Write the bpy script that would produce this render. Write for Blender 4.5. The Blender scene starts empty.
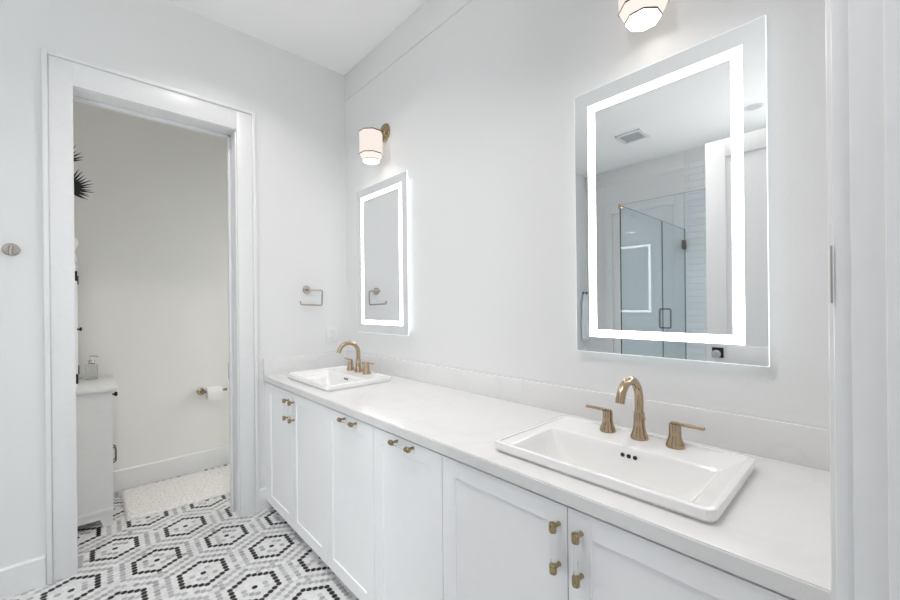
import bpy, bmesh, math, random
from mathutils import Vector, Matrix
random.seed(7)
PI = math.pi
scn = bpy.context.scene
COL = scn.collection

# ------------------------------------------------------------------ camera
cam_d = bpy.data.cameras.new('camera')
cam = bpy.data.objects.new('camera', cam_d)
COL.objects.link(cam)
YAW, ROLL = math.radians(42.662), 0.01035
F_ = Vector((math.sin(YAW), math.cos(YAW), 0))
R_ = Vector((math.cos(YAW), -math.sin(YAW), 0))
U_ = Vector((0, 0, 1))
rc = R_ * math.cos(ROLL) - U_ * math.sin(ROLL)
uc = R_ * math.sin(ROLL) + U_ * math.cos(ROLL)
m = Matrix((rc, uc, -F_)).transposed().to_4x4()
m.translation = Vector((-1.4912, -2.8, 1.3603))
cam.matrix_world = m
cam_d.sensor_width = 36.0
cam_d.lens = 393.32 / 900 * 36
cam_d.shift_y = 4.488 / 900
cam_d.clip_start = 0.01
scn.camera = cam

# ------------------------------------------------------------------ world, colour management
w = bpy.data.worlds.new('world')
scn.world = w
w.use_nodes = True
bg = w.node_tree.nodes['Background']
bg.inputs[0].default_value = (0.86, 0.93, 1.0, 1)
bg.inputs[1].default_value = 0.4
vs = scn.view_settings
vs.view_transform = 'Standard'
vs.look = 'None'
vs.exposure = 0.21
vs.gamma = 1.0
vs.use_curve_mapping = False
scn.cycles.max_bounces = 14
scn.cycles.diffuse_bounces = 8
scn.cycles.glossy_bounces = 8
scn.cycles.transmission_bounces = 10
scn.cycles.transparent_max_bounces = 16
scn.cycles.sample_clamp_indirect = 6
scn.cycles.caustics_refractive = False
scn.cycles.caustics_reflective = False

CEIL = 3.154
def area_light(name, loc, sx, sy, power, col, rot):
    l = bpy.data.lights.new(name, 'AREA')
    l.shape = 'RECTANGLE'; l.size = sx; l.size_y = sy
    l.energy = power; l.color = col
    o = bpy.data.objects.new(name, l); COL.objects.link(o)
    o.location = loc; o.rotation_euler = rot
    return o
# daylight of the bedroom coming in through the open entry doorway behind the photographer
area_light('doorway_daylight', (-1.27, -3.9, 1.5), 2.2, 2.4, 10, (0.93, 0.97, 1.0), (math.radians(90), 0, 0))
FILL_SHOWER = 8.8     # glow of the unseen window added in the shower
FILL_TOILET = 4.6     # glow of the unseen window added in the toilet room
DOWN_POWER = 8.0
DOWN_COL = (1.0, 0.955, 0.93)

# ------------------------------------------------------------------ materials
def mat(name, col, rough=0.5, metal=0.0, **kw):
    mm = bpy.data.materials.new(name); mm.use_nodes = True
    b = mm.node_tree.nodes['Principled BSDF']
    b.inputs['Base Color'].default_value = (*col, 1)
    b.inputs['Roughness'].default_value = rough
    b.inputs['Metallic'].default_value = metal
    for k, v in kw.items():
        b.inputs[k].default_value = v
    return mm
def nd(mm, t, **kw):
    n = mm.node_tree.nodes.new(t)
    for k, v in kw.items():
        if k in n.inputs: n.inputs[k].default_value = v
        else: setattr(n, k, v)
    return n
def lk(mm, a, b): mm.node_tree.links.new(a, b)
def bsdf(mm): return mm.node_tree.nodes['Principled BSDF']
def coords(mm, scale=(1, 1, 1)):
    tc = nd(mm, 'ShaderNodeTexCoord'); mp = nd(mm, 'ShaderNodeMapping')
    mp.inputs['Scale'].default_value = scale
    lk(mm, tc.outputs['Object'], mp.inputs[0])
    return mp.outputs[0]
def ramp(mm, fac, stops):
    r = nd(mm, 'ShaderNodeValToRGB')
    el = r.color_ramp.elements
    while len(el) < len(stops): el.new(0.5)
    for e, (p, c) in zip(el, stops):
        e.position = p; e.color = (*c, 1)
    lk(mm, fac, r.inputs[0])
    return r.outputs[0]
def bump(mm, height, strength, dist=0.002):
    bp = nd(mm, 'ShaderNodeBump'); bp.inputs['Strength'].default_value = strength
    bp.inputs['Distance'].default_value = dist
    lk(mm, height, bp.inputs['Height'])
    lk(mm, bp.outputs[0], bsdf(mm).inputs['Normal'])
def noisy(name, c1, c2, scale, rough, bumpk=0.0, metal=0.0, stretch=(1, 1, 1), detail=3, bd=0.002, **kw):
    mm = mat(name, c1, rough, metal, **kw)
    n = nd(mm, 'ShaderNodeTexNoise', Scale=scale, Detail=detail)
    lk(mm, coords(mm, stretch), n.inputs['Vector'])
    lk(mm, ramp(mm, n.outputs[0], [(0.3, c1), (0.7, c2)]), bsdf(mm).inputs['Base Color'])
    if bumpk: bump(mm, n.outputs[0], bumpk, bd)
    return mm
def emit(name, col, strength):
    mm = bpy.data.materials.new(name); mm.use_nodes = True
    nt = mm.node_tree; nt.nodes.clear()
    e = nt.nodes.new('ShaderNodeEmission'); o = nt.nodes.new('ShaderNodeOutputMaterial')
    e.inputs[0].default_value = (*col, 1); e.inputs[1].default_value = strength
    nt.links.new(e.outputs[0], o.inputs[0])
    return mm

M = {}
M['wall'] = noisy('wall_paint', (0.748, 0.752, 0.752), (0.768, 0.772, 0.772), 120, 0.55, 0.03)
M['ceiling'] = noisy('ceiling_paint', (0.94, 0.935, 0.93), (0.95, 0.945, 0.94), 90, 0.7, 0.03)
M['trim'] = noisy('trim_paint', (0.765, 0.77, 0.775), (0.785, 0.79, 0.795), 40, 0.32, 0.01)
M['cabinet'] = noisy('cabinet_paint', (0.90, 0.902, 0.915), (0.915, 0.917, 0.93), 30, 0.35, 0.01)
M['furniture'] = noisy('furniture_paint', (0.74, 0.74, 0.73), (0.76, 0.76, 0.75), 30, 0.4, 0.01)
M['toilet_wall'] = noisy('toilet_room_paint', (0.80, 0.795, 0.77), (0.82, 0.815, 0.79), 90, 0.6, 0.03)
M['porcelain'] = mat('white_porcelain', (0.82, 0.815, 0.81), 0.08, 0, **{'Coat Weight': 0.5, 'Coat Roughness': 0.03})
M['dark'] = mat('dark_void', (0.02, 0.02, 0.02), 0.6)
M['black'] = mat('black_metal', (0.02, 0.02, 0.022), 0.35, 0.6)
M['bronze'] = noisy('champagne_bronze', (0.45, 0.34, 0.23), (0.51, 0.39, 0.27), 60, 0.2, 0.0, 1.0, (1, 1, 12))
M['nickel'] = noisy('warm_nickel', (0.42, 0.37, 0.33), (0.47, 0.42, 0.38), 60, 0.28, 0.02, 1.0, (1, 1, 8))
M['brass'] = noisy('aged_brass', (0.38, 0.30, 0.165), (0.46, 0.365, 0.21), 80, 0.22, 0.02, 1.0)
M['bandmetal'] = mat('dark_bronze_band', (0.10, 0.075, 0.055), 0.4, 0.7)
M['steel'] = mat('steel', (0.55, 0.56, 0.57), 0.25, 1.0)
M['pewter'] = mat('dark_pewter', (0.16, 0.16, 0.165), 0.35, 0.9)
M['mirror'] = mat('mirror_silver', (0.845, 0.86, 0.87), 0.0, 1.0)
M['mirroredge'] = mat('mirror_glowing_edge', (0.90, 0.94, 0.94), 0.1, 0, **{'Emission Color': (0.9, 1.0, 1.0, 1), 'Emission Strength': 0.7})  # bright mirror outline put in as a glow of the edge
M['led'] = emit('mirror_led_strip', (1.0, 0.985, 0.975), 7.0)
M['backled'] = emit('mirror_back_led', (0.88, 0.96, 1.0), 7.0)
M['shade'] = emit('lit_lamp_shade', (1.0, 0.89, 0.82), 0.84)
M['shadelow'] = emit('lit_lamp_shade_lower', (1.0, 0.90, 0.82), 0.9)
M['diffuser'] = emit('lamp_diffuser', (1.0, 0.91, 0.83), 7.0)
M['offlens'] = mat('unlit_lens', (0.62, 0.64, 0.66), 0.4)
M['downlight'] = emit('downlight_lens', (1.0, 0.97, 0.93), 3.0)
M['fillpane'] = emit('added_pane_glow', (0.99, 0.985, 0.975), FILL_SHOWER)
M['fillpane2'] = emit('added_pane_glow_small', (1.0, 0.985, 0.955), FILL_TOILET)
M['acrylic'] = mat('clear_acrylic', (0.97, 0.98, 0.99), 0.03, 0, **{'Transmission Weight': 1.0, 'IOR': 1.3})
M['bottle'] = mat('clear_bottle_glass', (0.93, 0.95, 0.95), 0.03, 0, **{'Transmission Weight': 0.9, 'IOR': 1.2})
M['knobglass'] = mat('cut_glass_knob', (0.85, 0.86, 0.87), 0.05, 0, **{'Transmission Weight': 0.5, 'IOR': 1.4})
M['ceramic'] = mat('matte_white_ceramic', (0.78, 0.77, 0.75), 0.45)
M['paper'] = noisy('toilet_paper', (0.84, 0.83, 0.82), (0.87, 0.86, 0.85), 80, 0.9, 0.1)
M['towel'] = noisy('towel_cotton', (0.76, 0.78, 0.80), (0.82, 0.84, 0.86), 300, 0.95, 0.4)
M['frond'] = noisy('black_palm', (0.006, 0.006, 0.006), (0.015, 0.014, 0.013), 40, 0.6, 0.1)
M['plastic'] = mat('white_plastic', (0.76, 0.76, 0.76), 0.3)
M['grille'] = mat('vent_grille', (0.52, 0.54, 0.56), 0.5)
M['rug'] = noisy('cream_rug', (0.72, 0.70, 0.67), (0.90, 0.88, 0.85), 60, 0.95, 1.0, 0, (1, 1, 1), 6, 0.012)
M['grout'] = noisy('floor_grout', (0.74, 0.74, 0.73), (0.80, 0.80, 0.79), 50, 0.8, 0.05)
# quartz with faint veins
def quartz():
    mm = mat('white_quartz', (0.84, 0.83, 0.82), 0.12)
    v = coords(mm)
    n1 = nd(mm, 'ShaderNodeTexNoise', Scale=2.2, Detail=6, Distortion=1.6)
    lk(mm, v, n1.inputs['Vector'])
    a = ramp(mm, n1.outputs[0], [(0.45, (0.755, 0.75, 0.75)), (0.5, (0.725, 0.722, 0.725)), (0.55, (0.755, 0.75, 0.75))])
    n2 = nd(mm, 'ShaderNodeTexNoise', Scale=260, Detail=2)
    lk(mm, v, n2.inputs['Vector'])
    b = ramp(mm, n2.outputs[0], [(0.35, (0.985, 0.985, 0.985)), (0.6, (1, 1, 1))])
    mx = nd(mm, 'ShaderNodeMix', data_type='RGBA', blend_type='MULTIPLY')
    mx.inputs[0].default_value = 1.0
    lk(mm, a, mx.inputs[6]); lk(mm, b, mx.inputs[7])
    lk(mm, mx.outputs[2], bsdf(mm).inputs['Base Color'])
    return mm
M['quartz'] = quartz()
def tilemat(name, c1, c2, rough):
    mm = mat(name, c1, rough)
    g = nd(mm, 'ShaderNodeNewGeometry')
    base = ramp(mm, g.outputs['Random Per Island'], [(0.0, c1), (1.0, c2)])
    n = nd(mm, 'ShaderNodeTexNoise', Scale=38, Detail=5, Distortion=1.0)
    lk(mm, coords(mm), n.inputs['Vector'])
    v = ramp(mm, n.outputs[0], [(0.35, (0.90, 0.90, 0.91)), (0.6, (1, 1, 1))])
    mx = nd(mm, 'ShaderNodeMix', data_type='RGBA', blend_type='MULTIPLY')
    mx.inputs[0].default_value = 1.0
    lk(mm, base, mx.inputs[6]); lk(mm, v, mx.inputs[7])
    lk(mm, mx.outputs[2], bsdf(mm).inputs['Base Color'])
    return mm
M['t_white'] = tilemat('tile_white_marble', (0.76, 0.76, 0.76), (0.86, 0.86, 0.86), 0.35)
M['t_grey'] = tilemat('tile_grey_marble', (0.38, 0.38, 0.385), (0.60, 0.60, 0.605), 0.35)
M['t_black'] = tilemat('tile_black_marble', (0.006, 0.006, 0.006), (0.014, 0.014, 0.014), 0.3)
def subway():
    mm = mat('glazed_white_subway_tile', (0.8, 0.82, 0.83), 0.08)
    tc = nd(mm, 'ShaderNodeTexCoord')
    sp = nd(mm, 'ShaderNodeSeparateXYZ'); cb = nd(mm, 'ShaderNodeCombineXYZ')
    ad = nd(mm, 'ShaderNodeMath', operation='ADD')
    lk(mm, tc.outputs['Object'], sp.inputs[0])
    lk(mm, sp.outputs[0], ad.inputs[0]); lk(mm, sp.outputs[1], ad.inputs[1])
    lk(mm, ad.outputs[0], cb.inputs[0]); lk(mm, sp.outputs[2], cb.inputs[1])
    br = nd(mm, 'ShaderNodeTexBrick', Scale=1.0)
    br.inputs['Brick Width'].default_value = 0.30; br.inputs['Row Height'].default_value = 0.075
    br.inputs['Mortar Size'].default_value = 0.0025
    br.inputs['Color1'].default_value = (0.80, 0.82, 0.83, 1); br.inputs['Color2'].default_value = (0.74, 0.765, 0.78, 1)
    br.inputs['Mortar'].default_value = (0.66, 0.67, 0.68, 1)
    lk(mm, cb.outputs[0], br.inputs['Vector'])
    lk(mm, br.outputs[0], bsdf(mm).inputs['Base Color'])
    n = nd(mm, 'ShaderNodeTexNoise', Scale=16, Detail=2)
    lk(mm, cb.outputs[0], n.inputs['Vector'])
    sb = nd(mm, 'ShaderNodeMath', operation='SUBTRACT')
    lk(mm, n.outputs[0], sb.inputs[0]); lk(mm, br.outputs[1], sb.inputs[1])
    bump(mm, sb.outputs[0], 0.6, 0.007)
    return mm
M['subway'] = subway()
def thin_glass(name, tint, refl):
    mm = bpy.data.materials.new(name); mm.use_nodes = True
    nt = mm.node_tree; nt.nodes.clear()
    o = nt.nodes.new('ShaderNodeOutputMaterial'); mx = nt.nodes.new('ShaderNodeMixShader')
    t = nt.nodes.new('ShaderNodeBsdfTransparent'); g = nt.nodes.new('ShaderNodeBsdfGlossy')
    t.inputs[0].default_value = (*tint, 1); g.inputs['Roughness'].default_value = 0.0
    lw = nt.nodes.new('ShaderNodeLayerWeight'); lw.inputs[0].default_value = 0.5
    pw = nt.nodes.new('ShaderNodeMath'); pw.operation = 'POWER'; pw.inputs[1].default_value = 5.0
    ma = nt.nodes.new('ShaderNodeMath'); ma.operation = 'MULTIPLY_ADD'; ma.inputs[1].default_value = 1 - refl; ma.inputs[2].default_value = refl
    nt.links.new(lw.outputs['Facing'], pw.inputs[0]); nt.links.new(pw.outputs[0], ma.inputs[0])
    nt.links.new(ma.outputs[0], mx.inputs[0]); nt.links.new(t.outputs[0], mx.inputs[1]); nt.links.new(g.outputs[0], mx.inputs[2])
    nt.links.new(mx.outputs[0], o.inputs[0])
    return mm
M['glass'] = thin_glass('shower_glass', (0.945, 0.975, 0.985), 0.05)
M['glassedge'] = mat('shower_glass_edge', (0.03, 0.06, 0.06), 0.15)

# ------------------------------------------------------------------ mesh helpers
def B(): return bmesh.new()
def box(bm, x0, x1, y0, y1, z0, z1, bev=0.0, seg=2, mat_i=0):
    vs_ = [bm.verts.new((x, y, z)) for x in (x0, x1) for y in (y0, y1) for z in (z0, z1)]
    idx = [(0, 1, 3, 2), (4, 6, 7, 5), (0, 4, 5, 1), (2, 3, 7, 6), (0, 2, 6, 4), (1, 5, 7, 3)]
    fs = [bm.faces.new([vs_[i] for i in f]) for f in idx]
    for f in fs: f.material_index = mat_i
    bmesh.ops.recalc_face_normals(bm, faces=fs)
    if bev > 0:
        es = list({e for f in fs for e in f.edges})
        bmesh.ops.bevel(bm, geom=es, offset=bev, segments=seg, affect='EDGES', profile=0.5)
    return vs_
def loft(bm, rings, cap0=True, cap1=True, closed=True):
    vr = [[bm.verts.new(p) for p in r] for r in rings]
    n = len(vr[0]); fs = []
    for a, b in zip(vr, vr[1:]):
        for i in range(n if closed else n - 1):
            j = (i + 1) % n
            fs.append(bm.faces.new((a[i], a[j], b[j], b[i])))
    if cap0: fs.append(bm.faces.new(list(reversed(vr[0]))))
    if cap1: fs.append(bm.faces.new(vr[-1]))
    bmesh.ops.recalc_face_normals(bm, faces=fs)
    return vr
def ring(c, ax, r, n, ph=0.0):
    ax = Vector(ax).normalized()
    t = Vector((0, 0, 1)) if abs(ax.z) < 0.9 else Vector((1, 0, 0))
    u = ax.cross(t).normalized(); v = ax.cross(u)
    return [Vector(c) + u * (r * math.cos(2 * PI * k / n + ph)) + v * (r * math.sin(2 * PI * k / n + ph)) for k in range(n)]
def lathe(bm, prof, c=(0, 0, 0), ax=(0, 0, 1), n=28, ph=0.0, cap0=True, cap1=True):
    ax = Vector(ax).normalized()
    return loft(bm, [ring(Vector(c) + ax * h, ax, max(r, 1e-5), n, ph) for r, h in prof], cap0, cap1)
def tube(bm, pts, r, n=14, cap=True):
    pts = [Vector(p) for p in pts]; rings = []
    rs = r if isinstance(r, (list, tuple)) else [r] * len(pts)
    t0 = (pts[1] - pts[0]).normalized()
    ref = Vector((0, 0, 1)) if abs(t0.z) < 0.9 else Vector((1, 0, 0))
    u = t0.cross(ref).normalized()
    for i, p in enumerate(pts):
        t = (pts[min(i + 1, len(pts) - 1)] - pts[max(i - 1, 0)]).normalized()
        u = (u - t * u.dot(t)).normalized(); v = t.cross(u)
        rings.append([p + u * (rs[i] * math.cos(2 * PI * k / n)) + v * (rs[i] * math.sin(2 * PI * k / n)) for k in range(n)])
    loft(bm, rings, cap, cap)
def fillet(pts, r, seg=6):
    pts = [Vector(p) for p in pts]; out = [pts[0]]
    for a, b, c in zip(pts, pts[1:], pts[2:]):
        d1 = (a - b).normalized(); d2 = (c - b).normalized()
        p0 = b + d1 * r; p2 = b + d2 * r
        for k in range(seg + 1):
            t = k / seg
            out.append(p0 * (1 - t) ** 2 + b * (2 * t * (1 - t)) + p2 * t ** 2)
    out.append(pts[-1]); return out
def rrect(x0, x1, y0, y1, z, r, k=6):
    out = []
    for cx, cy, a0 in ((x1 - r, y1 - r, 0), (x0 + r, y1 - r, PI / 2), (x0 + r, y0 + r, PI), (x1 - r, y0 + r, 1.5 * PI)):
        for i in range(k + 1):
            a = a0 + PI / 2 * i / k
            out.append(Vector((cx + r * math.cos(a), cy + r * math.sin(a), z)))
    return out
def prism_x(bm, poly, x0, x1):   # poly in (y,z), extruded along x
    loft(bm, [[Vector((x0, y, z)) for y, z in poly], [Vector((x1, y, z)) for y, z in poly]])
def prism_y(bm, poly, y0, y1):   # poly in (x,z)
    loft(bm, [[Vector((x, y0, z)) for x, z in poly], [Vector((x, y1, z)) for x, z in poly]])
def obj(name, bm, mats, parent=None, loc=None, smooth=True, angle=35):
    me = bpy.data.meshes.new(name); bm.to_mesh(me); bm.free()
    for mm in (mats if isinstance(mats, (list, tuple)) else [mats]):
        me.materials.append(M[mm])
    if smooth:
        me.shade_smooth(); me.set_sharp_from_angle(angle=math.radians(angle))
    o = bpy.data.objects.new(name, me); COL.objects.link(o)
    if parent is not None: o.parent = parent
    if loc is not None: o.location = loc
    return o
def tag(o, label, cat, group=None, kind=None):
    o['label'] = label; o['category'] = cat
    if group: o['group'] = group
    if kind: o['kind'] = kind
    return o
def thing(name, label, cat, loc=(0, 0, 0), group=None, rotz=0.0, kind=None):
    o = bpy.data.objects.new(name, None); COL.objects.link(o)
    o.empty_display_size = 0.05
    o.location = loc; o.rotation_euler = (0, 0, rotz)
    return tag(o, label, cat, group, kind)
def struct(name, bm, mats, label=None, cat=None, parent=None, **kw):
    o = obj(name, bm, mats, parent, **kw)
    o['kind'] = 'structure'
    if label: o['label'] = label; o['category'] = cat
    return o
def dup(root, loc, label):
    r = root.copy(); COL.objects.link(r); r.location = loc; r['label'] = label
    for ch in list(root.children):
        c = ch.copy(); COL.objects.link(c); c.parent = r
        for g in ch.children:
            d = g.copy(); COL.objects.link(d); d.parent = c
    return r

# ------------------------------------------------------------------ room shell
XL, YN = -3.80, -2.7823           # left wall face, near wall face
TB, TL, TR = 1.035, -1.78, 0.60  # toilet room far wall, left wall, right wall
OX0, OX1, OZ = -1.560, -0.784, 2.498  # toilet doorway between jamb faces
EX0, EX1 = -1.69, -0.852         # entry doorway between jamb faces
EZ = 2.47

# floor: mosaic of hexagon tiles on a grout bed
bm = B(); box(bm, XL - 0.1, 0.72, YN - 1.6, TB + 0.1, -0.06, -0.0016)
struct('floor', bm, 'grout', 'white grey and black hexagon mosaic tile floor', 'floor', smooth=False)
floor = bpy.data.objects['floor']
def mosaic():
    s = 0.02747; rot = math.radians(-1.2); ox, oy = -1.066, -0.455
    a1 = (s * math.cos(PI / 6), s * 0.5); a2 = (0, s)
    R = s / math.sqrt(3) * 0.885
    cr, sr = math.cos(rot), math.sin(rot)
    rnd = random.Random(3)
    verts, faces, mi = [], [], []
    def hd(i, j): return max(abs(i), abs(j), abs(i + j))
    def rg(i, j):
        A = (14, -7); Bv = (7, 7)
        det = A[0] * Bv[1] - A[1] * Bv[0]
        p = (i * Bv[1] - j * Bv[0]) / det; q = (A[0] * j - A[1] * i) / det
        best = 99
        for a in (math.floor(p), math.floor(p) + 1):
            for b in (math.floor(q), math.floor(q) + 1):
                best = min(best, hd(i - a * A[0] - b * Bv[0], j - a * A[1] - b * Bv[1]))
        return best
    hexa = [(R * math.cos(PI / 3 * k + rot), R * math.sin(PI / 3 * k + rot)) for k in range(6)]
    for i in range(-140, 40):
        for j in range(-170, 170):
            px, py = i * a1[0], i * a1[1] + j * s
            x = ox + cr * px - sr * py; y = oy + sr * px + cr * py
            if x < XL or x > -0.5 or y < YN - 0.1 or y > TB: continue
            if y > 0.01 and (x < TL or x > -0.2): continue
            if x < -2.06 and y < -1.27: continue     # shower pan there
            if -0.02 < y < 0.17 and not (OX0 + 0.01 < x < OX1 - 0.01) and y > 0.01: continue
            g = rg(i, j)
            if g in (0, 4): k = 2
            elif g == 6: k = 1 if rnd.random() < 0.95 else 0
            elif g == 2: k = 1 if rnd.random() < 0.55 else 0
            else: k = 1 if rnd.random() < 0.03 else 0
            b = len(verts)
            for hx, hy in hexa: verts.append((x + hx, y + hy, 0.0))
            faces.append(tuple(range(b, b + 6))); mi.append(k)
    me = bpy.data.meshes.new('mosaic_tile')
    me.from_pydata(verts, [], faces); me.update()
    for n in ('t_white', 't_grey', 't_black'): me.materials.append(M[n])
    me.polygons.foreach_set('material_index', mi)
    o = bpy.data.objects.new('mosaic_tile', me); COL.objects.link(o)
    o.parent = floor
    o['kind'] = 'structure'
mosaic()
bm = B(); box(bm, XL, -2.04, YN, -1.24, -0.001, 0.012, 0.004)
struct('floor_shower', bm, 't_white', 'white shower pan behind the glass', 'floor')
# ceiling
bm = B(); box(bm, XL - 0.1, 0.72, YN - 0.14, TB + 0.1, CEIL, CEIL + 0.1)
struct('ceiling', bm, 'ceiling', 'plain white ceiling', 'ceiling', smooth=False)
# vanity wall
bm = B(); box(bm, 0.12, TR, 0.0, 0.16, -0.02, CEIL)
struct('wall_toilet_front', bm, 'toilet_wall', 'hidden near wall of the toilet room behind the vanity wall', 'wall', smooth=False)
bm = B(); box(bm, 0.0, 0.12, YN - 0.14, 0.16, -0.02, CEIL)
struct('wall_right', bm, 'wall', 'white wall behind the long vanity', 'wall', smooth=False)
bm = B(); box(bm, XL - 0.1, XL, YN - 0.14, 0.16, -0.02, CEIL)
struct('wall_left', bm, 'wall', 'white wall opposite the vanity seen in the mirror', 'wall', smooth=False)
# back wall with doorway
bm = B()
box(bm, XL, OX0 - 0.02, 0, 0.16, -0.02, CEIL); box(bm, OX1 + 0.02, 0.0, 0, 0.16, -0.02, CEIL)
box(bm, OX0 - 0.02, OX1 + 0.02, 0, 0.16, OZ + 0.02, CEIL)
struct('wall_back', bm, 'wall', 'white end wall with the doorway to the toilet room', 'wall', smooth=False)
# near wall with entry doorway
bm = B()
box(bm, XL, EX0 - 0.02, YN - 0.14, YN, -0.02, CEIL); box(bm, EX1 + 0.02, 0.0, YN - 0.14, YN, -0.02, CEIL)
box(bm, EX0 - 0.02, EX1 + 0.02, YN - 0.14, YN, EZ + 0.02, CEIL)
struct('wall_front', bm, 'wall', 'white wall with the entry doorway nearest the viewer', 'wall', smooth=False)
# toilet room walls
bm = B(); box(bm, TL - 0.1, TR + 0.1, TB, TB + 0.1, -0.02, CEIL)
struct('wall_toilet_back', bm, 'toilet_wall', 'grey white far wall of the toilet room', 'wall', smooth=False)
bm = B(); box(bm, TL - 0.1, TL, 0.16, TB, -0.02, CEIL)
struct('wall_toilet_left', bm, 'toilet_wall', 'left wall of the toilet room behind the cabinets', 'wall', smooth=False)
bm = B(); box(bm, TR, TR + 0.1, 0.16, TB, -0.02, CEIL)
struct('wall_toilet_right', bm, 'toilet_wall', 'right wall of the toilet room', 'wall', smooth=False)
# shower tile linings
bm = B(); box(bm, XL, XL + 0.012, YN, -1.262, 0.0, 3.0)
struct('wall_tile_left', bm, 'subway', 'glossy white subway tile in the shower', 'wall', smooth=False)
bm = B(); box(bm, XL + 0.012, -2.02, YN, YN + 0.012, 0.0, 3.0)
struct('wall_tile_front', bm, 'subway', 'glossy white subway tile on the side wall of the shower', 'wall', smooth=False)
# added windows out of view, their glowing panes brighten the rooms
def window(name, label, x, sgn, y0, y1, z0, z1, pm):
    t = thing(name, label, 'window', (0, 0, 0), kind='structure')
    a, b = sorted((x, x + sgn * 0.03)); f = 0.05
    bm = B()
    box(bm, a, b, y0 - f, y0, z0 - f, z1 + f, 0.003); box(bm, a, b, y1, y1 + f, z0 - f, z1 + f, 0.003)
    box(bm, a, b, y0, y1, z0 - f, z0, 0.003); box(bm, a, b, y0, y1, z1, z1 + f, 0.003)
    obj('added_window_frame', bm, 'trim', t)
    a, b = sorted((x + sgn * 0.001, x + sgn * 0.008))
    bm = B(); box(bm, a, b, y0, y1, z0, z1)
    obj('pane', bm, pm, t, smooth=False)
window('added_window_1', 'added glowing window in the shower wall, unseen behind the open entry door', XL + 0.012, 1, -2.70, -2.12, 1.15, 2.45, 'fillpane')
window('added_window_2', 'added glowing window on the hidden right wall of the toilet room', TR, -1, 0.26, 0.86, 0.75, 1.75, 'fillpane2')
# frieze boards under the ceiling
bm = B(); box(bm, -0.006, 0.0, YN, 0.0, 2.950, CEIL, 0.002)
struct('trim_1', bm, 'wall', 'flat crown board above the vanity mirrors', 'trim')
bm = B(); box(bm, XL, XL + 0.010, -1.262, -0.006, 2.955, CEIL, 0.002)
struct('trim_2', bm, 'wall', 'flat crown board on the wall opposite the vanity', 'trim')

# baseboards
def base_prof(y0, t, h): return [(y0, 0), (y0 - t, 0), (y0 - t, h - 0.008), (y0 - t + 0.006, h), (y0, h)]
bm = B(); prism_x(bm, base_prof(0, 0.016, 0.142), XL, -1.652)
struct('baseboard_back', bm, 'trim', 'white baseboard left of the toilet room doorway', 'baseboard')
bm = B(); prism_x(bm, base_prof(0, 0.016, 0.142), -0.664, -0.3)
struct('baseboard_corner', bm, 'trim', 'short white baseboard running under the vanity end', 'baseboard')
bm = B(); prism_x(bm, base_prof(TB, 0.016, 0.155), TL, TR)
struct('baseboard_toilet_back', bm, 'trim', 'white baseboard on the far wall of the toilet room', 'baseboard')
bm = B(); box(bm, XL, XL + 0.016, -1.24, -0.02, 0, 0.142, 0.003)
struct('baseboard_left', bm, 'trim', 'white baseboard opposite the vanity', 'baseboard')

# toilet doorway: jambs, stops and casing
def casing_frame(name, label, x0, x1, zt, yface, sgn, depth0, depth1, stop_y, xi0, xi1, zi, zo, sd=0.012):
    """jamb faces at x0/x1, casing on the plane yface, facing sgn*y"""
    t = thing(name, label, 'trim', (0, 0, 0), kind='structure')
    bm = B()
    box(bm, x0 - 0.02, x0, depth0, depth1, 0, zt + 0.02, 0.001)
    box(bm, x1, x1 + 0.02, depth0, depth1, 0, zt + 0.02, 0.001)
    box(bm, x0 - 0.02, x1 + 0.02, depth0, depth1, zt, zt + 0.02, 0.001)
    obj('jamb', bm, 'trim', t)
    bm = B()
    s0, s1 = stop_y
    box(bm, x0, x0 + sd, s0, s1, 0, zt, 0.003); box(bm, x1 - sd, x1, s0, s1, 0, zt, 0.003)
    box(bm, x0, x1, s0, s1, zt - sd, zt, 0.003)
    obj('door_stop', bm, 'trim', t)
    bm = B(); r = 0.005; W = 0.112; bb = 0.022
    a, b = sorted((yface, yface + sgn * 0.017)); a2_, b2_ = sorted((yface, yface + sgn * 0.027))
    xo0, xo1 = xi0 - W, xi1 + W
    box(bm, xo0 + bb, xi0, a, b, 0, zo - bb, 0.003); box(bm, xi1, xo1 - bb, a, b, 0, zo - bb, 0.003)
    box(bm, xi0 - 0.001, xi1 + 0.001, a, b, zi, zo - bb, 0.003)
    obj('casing', bm, 'trim', t)
    bm = B()
    box(bm, xo0, xo0 + bb, a2_, b2_, 0, zo, 0.004); box(bm, xo1 - bb, xo1, a2_, b2_, 0, zo, 0.004)
    box(bm, xo0 + bb - 0.001, xo1 - bb + 0.001, a2_, b2_, zo - bb, zo, 0.004)
    obj('back_band', bm, 'trim', t)
    return t
tf = casing_frame('trim_doorway', 'wide white casing around the toilet room doorway', OX0, OX1, OZ, 0.0, -1, -0.002, 0.162, (0.100, 0.138), -1.538, -0.777, 2.501, 2.646, 0.017)
bm = B(); box(bm, OX1 - 0.003, OX1 + 0.0, 0.14, 0.162, 0.88, 0.98, 0.001)
tube(bm, [(OX1 - 0.006, 0.165, 0.875), (OX1 - 0.006, 0.165, 0.985)], 0.007, 10)
h1 = obj('hinge', bm, 'nickel', tf); h1['label'] = 'nickel hinge on the white jamb'
ef = casing_frame('trim_entry', 'blurred white casing of the entry doorway beside the viewer', EX0, EX1, EZ, YN, 1, YN - 0.145, YN + 0.002, (-2.85, -2.8068), EX0 - 0.005, EX1 + 0.005, EZ + 0.005, EZ + 0.12)
# small painted strike plate on the entry jamb edge
bm = B(); box(bm, EX1 + 0.0032, EX1 + 0.0052, YN + 0.0172, YN + 0.0192, 1.357, 1.425, 0.0006)
sp_ = obj('strike_plate', bm, 'nickel', ef); sp_['label'] = 'small nickel strike plate lip'

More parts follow.
